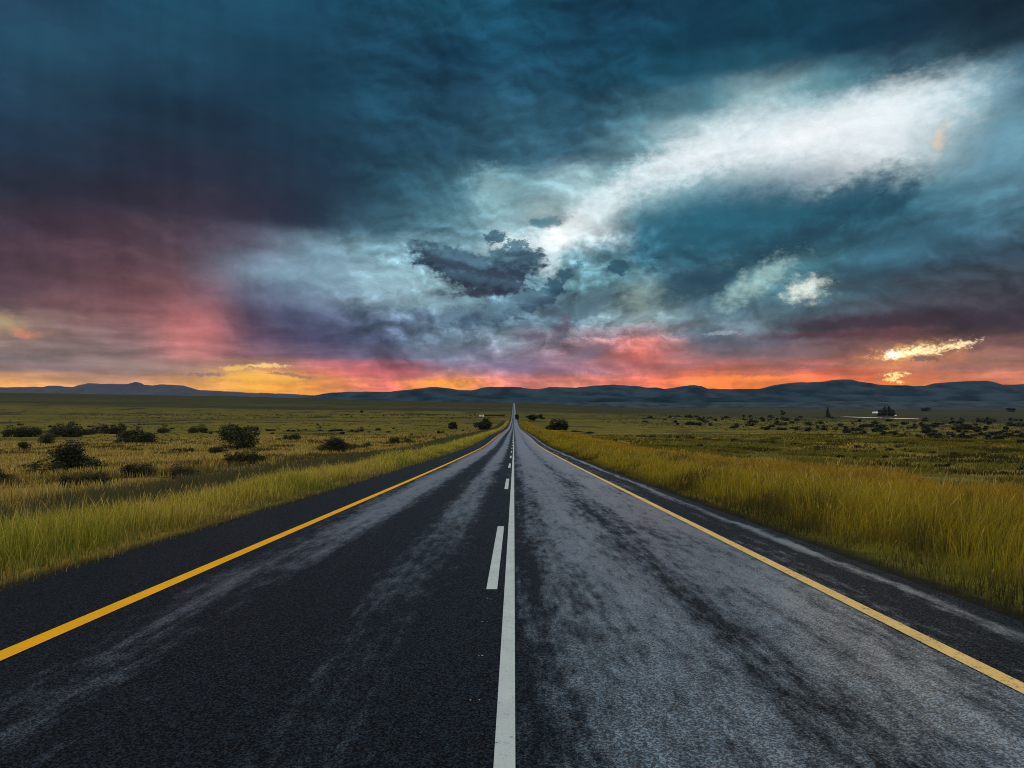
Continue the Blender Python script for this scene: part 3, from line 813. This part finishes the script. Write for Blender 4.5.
# ------------------------------------------------------------------ sky
SUN_AZ = math.atan((895 - CX) / F); SUN_EL = math.radians(3.2)
ROWS = [0, 50, 78, 100, 150, 190, 225, 250, 275, 300, 320, 340, 357, 370, 382]
COLS = [0, 64, 128, 192, 256, 320, 384, 448, 512, 576, 640, 704, 768, 832, 896, 960, 1024]
T = [
 [(38,68,92),(32,62,84),(36,84,110),(38,88,114),(36,88,116),(30,78,104),(28,72,96),(32,86,110),(30,84,110),(26,68,92),(24,62,86),(24,66,90),(20,60,82),(22,62,82),(24,56,76),(26,50,68),(26,46,62)],
 [(40,84,108),(40,80,104),(36,70,92),(36,78,102),(32,72,96),(30,68,92),(30,70,94),(26,62,86),(32,84,112),(26,68,92),(24,70,94),(26,70,94),(28,76,98),(24,66,90),(24,58,80),(30,58,74),(32,52,66)],
 [(40,74,98),(40,72,94),(34,64,86),(34,66,88),(32,66,90),(30,68,92),(30,72,96),(28,62,84),(36,82,108),(30,72,94),(30,80,102),(34,84,106),(56,110,128),(76,132,148),(50,80,100),(84,130,150),(72,112,132)],
 [(38,66,90),(40,66,88),(34,60,80),(32,58,78),(32,62,84),(32,72,94),(34,80,104),(30,66,88),(44,86,108),(36,78,100),(40,92,112),(70,130,148),(190,218,222),(150,195,200),(205,228,232),(160,198,210),(110,155,178)],
 [(36,52,72),(38,54,72),(36,48,66),(36,48,66),(36,54,74),(36,62,84),(38,74,96),(42,84,106),(56,100,120),(56,96,116),(130,175,188),(215,232,236),(238,242,248),(240,242,248),(222,238,240),(92,142,162),(110,155,172)],
 [(44,48,62),(44,46,62),(46,46,62),(52,52,70),(44,52,70),(40,58,78),(46,84,104),(70,118,136),(125,170,182),(170,205,212),(150,195,205),(50,122,146),(46,118,142),(50,110,128),(48,100,118),(88,136,154),(84,128,148)],
 [(66,52,66),(66,50,62),(70,56,68),(76,62,76),(56,54,72),(44,60,80),(66,104,122),(96,144,160),(150,190,200),(225,238,240),(52,108,130),(40,98,120),(36,88,108),(34,78,96),(56,104,124),(64,112,132),(60,92,110)],
 [(80,60,72),(80,58,68),(84,62,70),(84,68,80),(104,102,122),(125,158,175),(130,170,185),(120,160,175),(160,190,198),(130,175,190),(60,110,130),(44,90,110),(40,80,98),(56,104,122),(44,88,108),(50,84,102),(50,70,86)],
 [(84,64,76),(90,66,74),(98,70,78),(100,76,84),(120,140,160),(124,158,176),(140,178,190),(140,175,188),(120,160,172),(110,160,172),(60,105,120),(40,74,92),(90,140,150),(60,106,120),(56,84,100),(58,72,86),(64,72,84)],
 [(90,70,78),(110,76,82),(120,80,84),(140,90,96),(84,90,116),(110,128,150),(130,160,175),(115,150,165),(90,125,142),(88,112,125),(110,140,145),(70,106,122),(60,100,115),(80,115,125),(76,86,98),(66,66,78),(62,58,70)],
 [(140,118,108),(128,98,98),(130,92,94),(180,110,112),(72,68,94),(78,82,110),(88,105,128),(90,112,130),(100,130,148),(110,135,150),(130,150,155),(90,118,130),(92,120,132),(60,62,78),(56,46,58),(46,38,50),(44,38,48)],
 [(148,124,114),(142,118,110),(130,104,104),(204,122,118),(98,80,104),(76,74,104),(78,86,112),(96,120,136),(130,145,160),(150,125,135),(185,112,105),(120,115,125),(86,88,102),(96,70,80),(110,66,66),(96,64,66),(100,74,74)],
 [(128,110,110),(138,118,114),(142,116,112),(180,118,114),(136,96,108),(104,86,108),(92,88,112),(110,116,136),(135,125,145),(160,120,132),(185,112,108),(140,108,112),(122,98,104),(150,105,98),(150,105,92),(130,98,92),(165,110,95)],
 [(140,110,104),(138,112,108),(150,122,110),(150,118,108),(205,155,95),(210,110,100),(200,100,105),(140,110,130),(140,115,140),(165,118,135),(190,112,108),(215,108,82),(190,104,90),(200,92,66),(185,105,72),(165,105,86),(185,115,92)],
 [(250,170,80),(225,160,100),(215,150,110),(235,165,85),(250,170,50),(250,160,65),(225,110,100),(255,150,50),(230,130,115),(245,140,110),(235,115,85),(255,125,50),(255,135,40),(240,95,40),(245,130,50),(225,115,65),(215,120,80)],
]
TAB = np.array([[srgb(c) for c in row] for row in T])
def tab(px, py):
    px = float(np.clip(px, 0, 1024)); py = float(np.clip(py, 0, 382))
    j = min(int(px // 64), 15); fx = px / 64 - j
    i = int(np.clip(np.searchsorted(ROWS, py) - 1, 0, len(ROWS) - 2)); fy = (py - ROWS[i]) / (ROWS[i + 1] - ROWS[i])
    fy = min(max(fy, 0), 1)
    return (TAB[i, j] * (1 - fx) + TAB[i, j + 1] * fx) * (1 - fy) + (TAB[i + 1, j] * (1 - fx) + TAB[i + 1, j + 1] * fx) * fy

def sky():
    w = bpy.data.worlds.new('World'); S.world = w; w.use_nodes = True
    g = G(w.node_tree); bg = w.node_tree.nodes['Background']; bg.inputs['Strength'].default_value = .1
    dirn = g.new('ShaderNodeTexCoord').outputs['Generated']
    x, y, z = g.sep(dirn)
    az = g.m('ARCTAN2', x, y)
    hyp = g.m('MAXIMUM', g.m('SQRT', g.m('ADD', g.m('MULTIPLY', x, x), g.m('MULTIPLY', y, y))), .05)
    t = g.m('MAXIMUM', g.m('DIVIDE', z, hyp), .0)
    q = g.xyz(az, g.m('MULTIPLY', t, 1.5))
    n_big = g.noise(q, 5.0, 5, .58, '2D', color=True)
    n_fin = g.noise(q, 26.0, 5, .62, '2D', color=True)
    calm = g.m('MAXIMUM', g.m('MULTIPLY', g.ss(-.16, -.34, az), .8), g.m('MULTIPLY', g.ss(.16, .30, az), .5))   # smooth rain curtains on both sides
    amp = g.m('MULTIPLY', g.ss(.0, .22, t, .12, 1.0), g.m('SUBTRACT', 1.0, g.m('MULTIPLY', calm, .6)))
    wb = g.v('MULTIPLY', g.v('SUBTRACT', n_big, (.5, .5, .5)), (.085, .055, 0))
    wf = g.v('MULTIPLY', g.v('SUBTRACT', n_fin, (.5, .5, .5)), (.034, .024, 0))
    off = g.v('SCALE', g.v('ADD', wb, wf), scale=amp)
    p0 = g.xyz(az, t)
    p = g.v('ADD', p0, off)
    pa, pt, _ = g.sep(p)
    # --- broad cloud colours by bearing and height
    A = math.radians(42)
    f = g.ss(-A, A, pa, lin=True)
    trow = [.014, .024, .034, .046, .062, .085, .102, .118, .145, .18, .22, .265, .32, .385, .44, .49, .54, .62]
    c = None; prev = None
    N = 31
    for tr in trow:
        stops = []
        for k in range(N):
            ang = -A + 2 * A * k / (N - 1)
            ca = math.cos(ang)
            stops.append((k / (N - 1), tab(CX + F * math.tan(ang), HY - F * tr / ca)))
        r = g.ramp(f, stops, 'LINEAR')
        c = r if c is None else g.mix(g.ss(prev, tr, pt), c, r)
        prev = tr
    # --- billows: light and dark within the cloud mass
    qm = g.v('ADD', q, g.v('SCALE', wb, scale=1.4))
    n_mid = g.noise(qm, 12.0, 6, .54, '2D')
    n_off = g.noise(g.v('ADD', qm, (.006, .016, 0)), 12.0, 5, .54, '2D')
    relief = g.m('SUBTRACT', n_mid, n_off)
    n_str = g.noise(g.mapping(p0, rot=(0, 0, math.radians(-32)), sc=(4, 11, 1)), 1.0, 5, .54, '2D', .3)
    n_hor = g.noise(g.v('MULTIPLY', p, (9, 60, 1)), 1.0, 6, .6, '2D')
    low = g.ss(.16, .05, t)
    mid = g.m('MULTIPLY', g.ss(.05, .10, t), g.ss(.30, .20, t))
    high = g.ss(.20, .30, t)
    k_mid = g.m('MULTIPLY', g.m('ADD', .62, g.m('MULTIPLY', mid, .50)), g.m('SUBTRACT', 1.0, calm))
    lum = g.m('MULTIPLY', g.m('SUBTRACT', n_mid, .5), k_mid)
    lum = g.m('ADD', lum, g.m('MULTIPLY', relief, g.m('ADD', g.m('MULTIPLY', k_mid, .7), g.m('MULTIPLY', g.m('MULTIPLY', mid, g.m('SUBTRACT', 1.0, calm)), 1.5))))
    lum = g.m('ADD', lum, g.m('MULTIPLY', g.m('SUBTRACT', n_str, .5), g.m('MULTIPLY', high, .55)))
    lum = g.m('ADD', lum, g.m('MULTIPLY', g.m('SUBTRACT', n_hor, .5), g.m('MULTIPLY', low, 1.15)))
    n_rain = g.noise(g.v('MULTIPLY', p0, (34, 2.2, 1)), 1.0, 3, .5, '2D')
    lum = g.m('ADD', lum, g.m('MULTIPLY', g.m('SUBTRACT', n_rain, .5), g.m('MULTIPLY', calm, .30)))
    lum = g.m('POWER', 2.2, g.m('MULTIPLY', lum, 1.7))
    lum = g.m('MULTIPLY', lum, g.m('SUBTRACT', .95, g.m('MULTIPLY', high, .12)))
    c = g.mix(1.0, c, g.rgb(lum, lum, lum), 'MULTIPLY')
    # --- single clouds and gaps
    pr = g.v('ADD', p0, g.v('SCALE', wf, scale=g.ss(.0, .12, t, .45, .8)))
    rag = g.noise(q, 60.0, 5, .62, '2D')
    rag_small = g.noise(q, 170.0, 3, .65, '2D')
    turned = {}
    def blob(cx, cy, rx, ry, rot, col, amount=1.0, edge=.6, soft=.5, bottom=None, src=None):
        nonlocal c
        a = math.atan((cx - CX) / F); ca = math.cos(a)
        # rotated copies of the coordinates are shared, in steps of eight degrees
        step = round(rot / 8) * 8
        cr, sr = math.cos(math.radians(step)), math.sin(math.radians(step))
        if step not in turned:
            turned[step] = pr if step == 0 else g.xyz(g.v('DOT_PRODUCT', pr, (cr, sr, 0)), g.v('DOT_PRODUCT', pr, (-sr, cr, 0)))
        tx, ty = a, (HY - cy) / F * ca
        ux, uy = cr * tx + sr * ty, -sr * tx + cr * ty
        kx, ky = F / (rx * ca * ca), F / (ry * ca)
        n = g.new('ShaderNodeVectorMath', operation='MULTIPLY_ADD')
        g.put(n.inputs[0], turned[step]); g.put(n.inputs[1], (kx, ky, 0)); g.put(n.inputs[2], (-ux * kx, -uy * ky, 0))
        mp = n.outputs[0]
        d = g.v('LENGTH', mp)
        d = g.m('ADD', d, g.m('MULTIPLY', g.m('SUBTRACT', rag_small if ry < 6 else rag, .5), edge * 2))
        k = g.ss(1.0 + soft * .3, 1.0 - soft, d, 0, amount)
        cc = [v for v in srgb(col)] if max(col) <= 255 else [v / 255 for v in col]
        if bottom is not None:
            yy = g.sep(mp)[1]
            yy = g.m('ADD', yy, g.m('ADD', g.m('MULTIPLY', g.m('SUBTRACT', n_mid, .5), 2.0), g.m('MULTIPLY', g.m('SUBTRACT', rag, .5), 2.2)))
            cc = g.mix(g.ss(-1.0, .8, yy), srgb(bottom), cc)
        c = g.mix(k, c, cc)
    for b in BLOBS: blob(*b[:7], **(b[7] if len(b) > 7 else {}))
    fin = g.m('ADD', g.m('MULTIPLY', relief, .75), g.m('ADD', g.m('MULTIPLY', g.m('SUBTRACT', n_str, .5), .16), g.m('MULTIPLY', g.m('SUBTRACT', rag, .5), .14)))
    fin = g.m('MULTIPLY', fin, g.m('SUBTRACT', 1.25, g.m('ADD', calm, g.m('MULTIPLY', high, .25))))
    fin = g.m('POWER', 2.2, g.m('ADD', g.m('MULTIPLY', fin, 1.5), .04))
    c = g.mix(1.0, c, g.rgb(fin, fin, fin), 'MULTIPLY')
    # --- added bright sky, unseen behind the camera and overhead, filling light on the ground
    rear = g.m('MAXIMUM', g.ss(.9, 1.35, g.m('ABSOLUTE', az)), g.ss(.75, 1.5, t))
    rn = g.noise(dirn, 2.2, 5, .6)
    rc = g.mix(g.ss(.35, .65, rn), REAR_FILL0, REAR_FILL1)
    c = g.mix(rear, c, rc)
    st = g.new('ShaderNodeTexSky', sky_type='NISHITA'); st.sun_disc = False
    st.sun_elevation = SUN_EL; st.sun_rotation = SUN_AZ
    c10 = g.v('SCALE', c, scale=10.0)
    cov = g.m('ADD', .99, 0.0)
    g.put(bg.inputs['Color'], g.mix(cov, g.v('SCALE', st.outputs[0], scale=.35), c10))
    w.cycles.sampling_method = 'MANUAL'; w.cycles.sample_map_resolution = 1024

REAR_FILL0, REAR_FILL1 = (.60, .70, .82), (1.35, 1.40, 1.48)
BLOBS = [
 # white gaps
 (740, 150, 160, 42, 14, (134,188,200), .8, dict(soft=1.3, edge=.25)),
 (945, 112, 60, 30, 10, (176,206,216), .7, dict(soft=1.3, edge=.3)),
 (560, 236, 44, 17, 30, (248,252,252), .97, dict(soft=.8, edge=.45)),
 (606, 203, 62, 20, 38, (220,236,240), .85, dict(soft=1.1, edge=.6)),
 (492, 190, 26, 26, 20, (150,190,198), .6, dict(soft=.9, edge=.8)),
 (690, 157, 100, 27, 22, (230,240,244), .88, dict(soft=1.1, edge=.5)),
 (800, 137, 150, 32, 10, (246,249,252), .95, dict(soft=1.15, edge=.35)),
 (880, 132, 84, 40, 10, (236,244,248), .85, dict(soft=1.2, edge=.35)),
 # the dark teal mass below them, with its hard lower rim
 (725, 218, 124, 34, 8, (40,92,112), .9, dict(soft=1.0, edge=.5)),
 (850, 200, 84, 24, 22, (34,82,102), .88, dict(soft=.8, edge=.45)),
 (780, 250, 120, 17, 24, (30,66,84), .85, dict(soft=.8, edge=.5)),
 (890, 205, 48, 13, 36, (32,70,90), .8, dict(soft=.8, edge=.5)),
 (905, 250, 85, 22, 16, (54,100,120), .7, dict(soft=1.0, edge=.4)),
 (690, 285, 62, 17, 18, (40,72,90), .8, dict(soft=.9, edge=.6)),
 (860, 285, 60, 20, -20, (48,72,88), .6, dict(soft=1.0, edge=.5)),
 (806, 289, 22, 13, 15, (236,244,232), 1.0, dict(soft=1.2, edge=1.0)),
 (756, 283, 48, 15, 32, (170,204,200), .8, dict(soft=1.3, edge=1.0)),
 (640, 296, 22, 22, 20, (164,188,180), .6, dict(soft=1.4, edge=1.0)),
 (512, 244, 30, 13, 10, (222,236,240), .9, dict(soft=.8, edge=.8)),
 (548, 262, 13, 20, 16, (206,228,234), .85, dict(soft=.8, edge=.8)),
 # bright veil around the dark cumulus
 (398, 284, 52, 24, -8, (152,186,198), .8, dict(soft=1.1, edge=.6)),
 (330, 268, 80, 18, 0, (134,164,182), .6, dict(soft=1.2, edge=.4)),
 (452, 303, 46, 9, -4, (142,176,190), .75, dict(soft=1.0, edge=.9)),
 (450, 240, 60, 10, 4, (110,152,168), .7, dict(soft=1.1, edge=.7)),
 # dark cumulus in the centre
 (462, 266, 60, 17, -14, (76,110,128), 1.0, dict(soft=.3, edge=.48, bottom=(44,58,76))),
 (512, 262, 36, 19, 4, (88,124,140), 1.0, dict(soft=.3, edge=.55, bottom=(46,64,82))),
 (490, 284, 50, 11, -6, (64,88,106), 1.0, dict(soft=.3, edge=.55, bottom=(44,48,66))),
 (452, 264, 42, 5, -16, (54,66,84), .8, dict(soft=.7, edge=.5)),
 (502, 275, 42, 5.5, -8, (52,60,80), .8, dict(soft=.7, edge=.5)),
 (478, 293, 34, 4, -4, (50,50,70), .85, dict(soft=.7, edge=.5)),
 (520, 254, 22, 4, 4, (54,72,92), .8, dict(soft=.7, edge=.6)),
 (497, 238, 13, 6, 0, (66,102,120), .93, dict(soft=.3, edge=.9)),
 (518, 244, 12, 5, 0, (80,118,134), .9, dict(soft=.3, edge=.9)),
 (552, 288, 13, 11, 30, (58,94,112), .97, dict(soft=.4, edge=.85, bottom=(42,70,90))),
 (566, 276, 9, 6, 30, (58,92,110), .95, dict(soft=.25, edge=1.0)),
 (535, 300, 18, 12, 10, (82,116,134), .93, dict(soft=.3, edge=.9, bottom=(56,74,96))),
 (508, 310, 34, 13, 15, (98,130,148), .85, dict(soft=.5, edge=1.0, bottom=(62,84,106))),
 (468, 318, 34, 12, 10, (104,134,152), .8, dict(soft=.5, edge=1.0, bottom=(66,86,110))),
 (585, 306, 40, 14, 28, (84,112,126), .85, dict(soft=.6, edge=.7)),
 (562, 330, 10, 22, -28, (92,86,104), .8, dict(soft=.6, edge=.8)),
 (620, 268, 13, 8, 0, (48,86,102), .98, dict(soft=.3, edge=.6)),
 (578, 265, 9, 4, 35, (70,120,136), .85, dict(soft=.5, edge=.8)),
 (548, 222, 22, 7, 10, (72,124,140), .8, dict(soft=.6, edge=1.0)),
 # lit crowns of the low cumulus, then the red rain beneath
 (640, 354, 38, 18, 0, (228,110,92), .5, dict(soft=1.2, edge=.4)),
 (636, 329, 30, 6, 4, (166,168,178), .85, dict(soft=.4, edge=.9, bottom=(140,100,108))),
 (600, 334, 26, 5, 4, (150,140,152), .8, dict(soft=.5, edge=1.0, bottom=(120,92,108))),
 (530, 334, 26, 6, 0, (140,146,162), .8, dict(soft=.5, edge=1.0, bottom=(110,98,120))),
 (700, 334, 40, 10, 0, (78,100,116), .8, dict(soft=.6, edge=.7)),
 (722, 333, 20, 2.2, 0, (156,170,180), .7, dict(soft=.9, edge=.9)),
 (752, 327, 20, 7, 10, (130,156,168), .7, dict(soft=1.1, edge=1.0)),
 (735, 345, 50, 9, -4, (88,92,108), .7, dict(soft=.8, edge=.6)),
 (780, 352, 70, 8, 0, (112,92,98), .7, dict(soft=.9, edge=.5)),
 (510, 366, 46, 8, 0, (122,106,134), .7, dict(soft=.9, edge=.7)),
 (450, 352, 40, 12, 0, (110,118,138), .6, dict(soft=.8, edge=.9)),
 # evening gaps on the left
 (4, 323, 30, 13, 0, (184,160,116), .8, dict(soft=1.2, edge=.6)),
 (26, 333, 20, 7, -10, (220,136,106), .8, dict(soft=1.2, edge=.8)),
 (196, 335, 30, 30, 0, (206,120,114), .6, dict(soft=1.3, edge=.25)),
 (100, 366, 110, 6, 2, (146,124,118), .6, dict(soft=1.0, edge=.5)),
 (262, 377, 62, 7, 2, (252,184,64), .9, dict(soft=.8, edge=.6)),
 (268, 366, 22, 2.5, 2, (246,200,120), .95, dict(soft=.6, edge=.9)),
 (236, 368, 16, 3, 8, (246,194,100), .8, dict(soft=.6, edge=.9)),
 (292, 375, 26, 2.5, -6, (160,112,92), .85, dict(soft=.6, edge=.9)),
 (205, 375, 22, 2.5, 0, (134,110,112), .85, dict(soft=.6, edge=.8)),
 # smoky streaks in the glow along the horizon
 (800, 367, 46, 3.6, -3, (146,88,86), .75, dict(soft=1.0, edge=1.0)),
 (952, 368, 56, 4, 4, (140,94,88), .7, dict(soft=1.0, edge=1.0)),
 (690, 364, 40, 4, 6, (150,104,110), .65, dict(soft=1.0, edge=1.0)),
 (560, 371, 60, 3.6, 2, (142,108,130), .75, dict(soft=1.0, edge=.9)),
 (590, 352, 34, 8, 20, (128,112,130), .65, dict(soft=1.0, edge=.9)),
 (860, 361, 26, 4, 0, (116,82,84), .75, dict(soft=.9, edge=1.0)),
 (985, 354, 42, 8, 4, (158,110,98), .6, dict(soft=1.0, edge=.9)),
 (740, 378, 52, 4, 0, (255,140,44), .8, dict(soft=1.0, edge=.7)),
 (440, 383, 44, 4, 0, (255,164,52), .85, dict(soft=.9, edge=.6)),
 (380, 372, 60, 6, -2, (206,104,106), .6, dict(soft=1.1, edge=.6)),
 (905, 358, 70, 13, 4, (232,138,72), .55, dict(soft=1.3, edge=.6)),
 # dark layer over the setting sun and the light that breaks through it
 (870, 322, 120, 9, 2, (54,42,56), .85, dict(soft=.8, edge=.4)),
 (820, 335, 70, 4, -4, (84,50,62), .8, dict(soft=.8, edge=.5)),
 (985, 322, 70, 13, 4, (42,38,52), .8, dict(soft=.9, edge=.4)),
 (960, 338, 60, 5, 6, (70,52,62), .6, dict(soft=.9, edge=.5)),
 (941, 138, 9, 20, -12, (232,206,178), .8, dict(soft=1.3, edge=.9)),
 (915, 351, 44, 9, 5, (246,180,96), .75, dict(soft=1.3, edge=1.0)),
 (915, 351, 36, 5.5, 5, (300,250,140), 1.0, dict(soft=1.0, edge=1.5)),
 (893, 353, 12, 5, 0, (380,350,250), 1.0, dict(soft=.8, edge=.5)),
 (955, 346, 26, 3.4, 12, (280,216,120), .95, dict(soft=.9, edge=1.3)),
 (925, 358, 16, 3.5, 0, (120,88,84), .9, dict(soft=.5, edge=1.0)),
 (896, 374, 12, 3, 4, (320,236,90), .97, dict(soft=.9, edge=1.5)),
 (894, 380, 11, 3.2, -14, (330,236,80), .97, dict(soft=.9, edge=1.5)),
]
sky()

sun = bpy.data.lights.new('sun', 'SUN'); sun.energy = .06; sun.angle = math.radians(16); sun.color = (1.0, .74, .46)
so = bpy.data.objects.new('sun', sun); COL.objects.link(so)
sd = Vector((math.sin(SUN_AZ) * math.cos(SUN_EL), math.cos(SUN_AZ) * math.cos(SUN_EL), math.sin(SUN_EL)))
so.rotation_euler = (-sd).to_track_quat('-Z', 'Y').to_euler(); so.location = (0, 0, 60)

# ------------------------------------------------------------------ camera and render settings
cam = bpy.data.cameras.new('camera'); co = bpy.data.objects.new('camera', cam); COL.objects.link(co); S.camera = co
co.location = (0, 0, EYE); co.rotation_euler = (math.radians(90), 0, 0)
cam.sensor_width = 36; cam.lens = F / 1024 * 36; cam.shift_x = -2 / 1024; cam.shift_y = 12 / 1024
cam.clip_start = .05; cam.clip_end = 80000
S.view_settings.view_transform = 'Standard'; S.view_settings.look = 'None'; S.view_settings.exposure = 0; S.view_settings.gamma = 1
S.render.engine = 'CYCLES'
S.cycles.max_bounces = 4; S.cycles.diffuse_bounces = 2; S.cycles.glossy_bounces = 2; S.cycles.transmission_bounces = 2; S.cycles.volume_bounces = 0; S.cycles.transparent_max_bounces = 4
S.cycles.use_denoising = True; S.cycles.denoiser = 'OPENIMAGEDENOISE'; S.cycles.denoising_input_passes = 'RGB_ALBEDO_NORMAL'; S.cycles.denoising_prefilter = 'NONE'
S.cycles.use_adaptive_sampling = True; S.cycles.adaptive_threshold = .014; S.cycles.adaptive_min_samples = 48; S.cycles.pixel_filter_type = 'BLACKMAN_HARRIS'; S.cycles.filter_width = 1.0
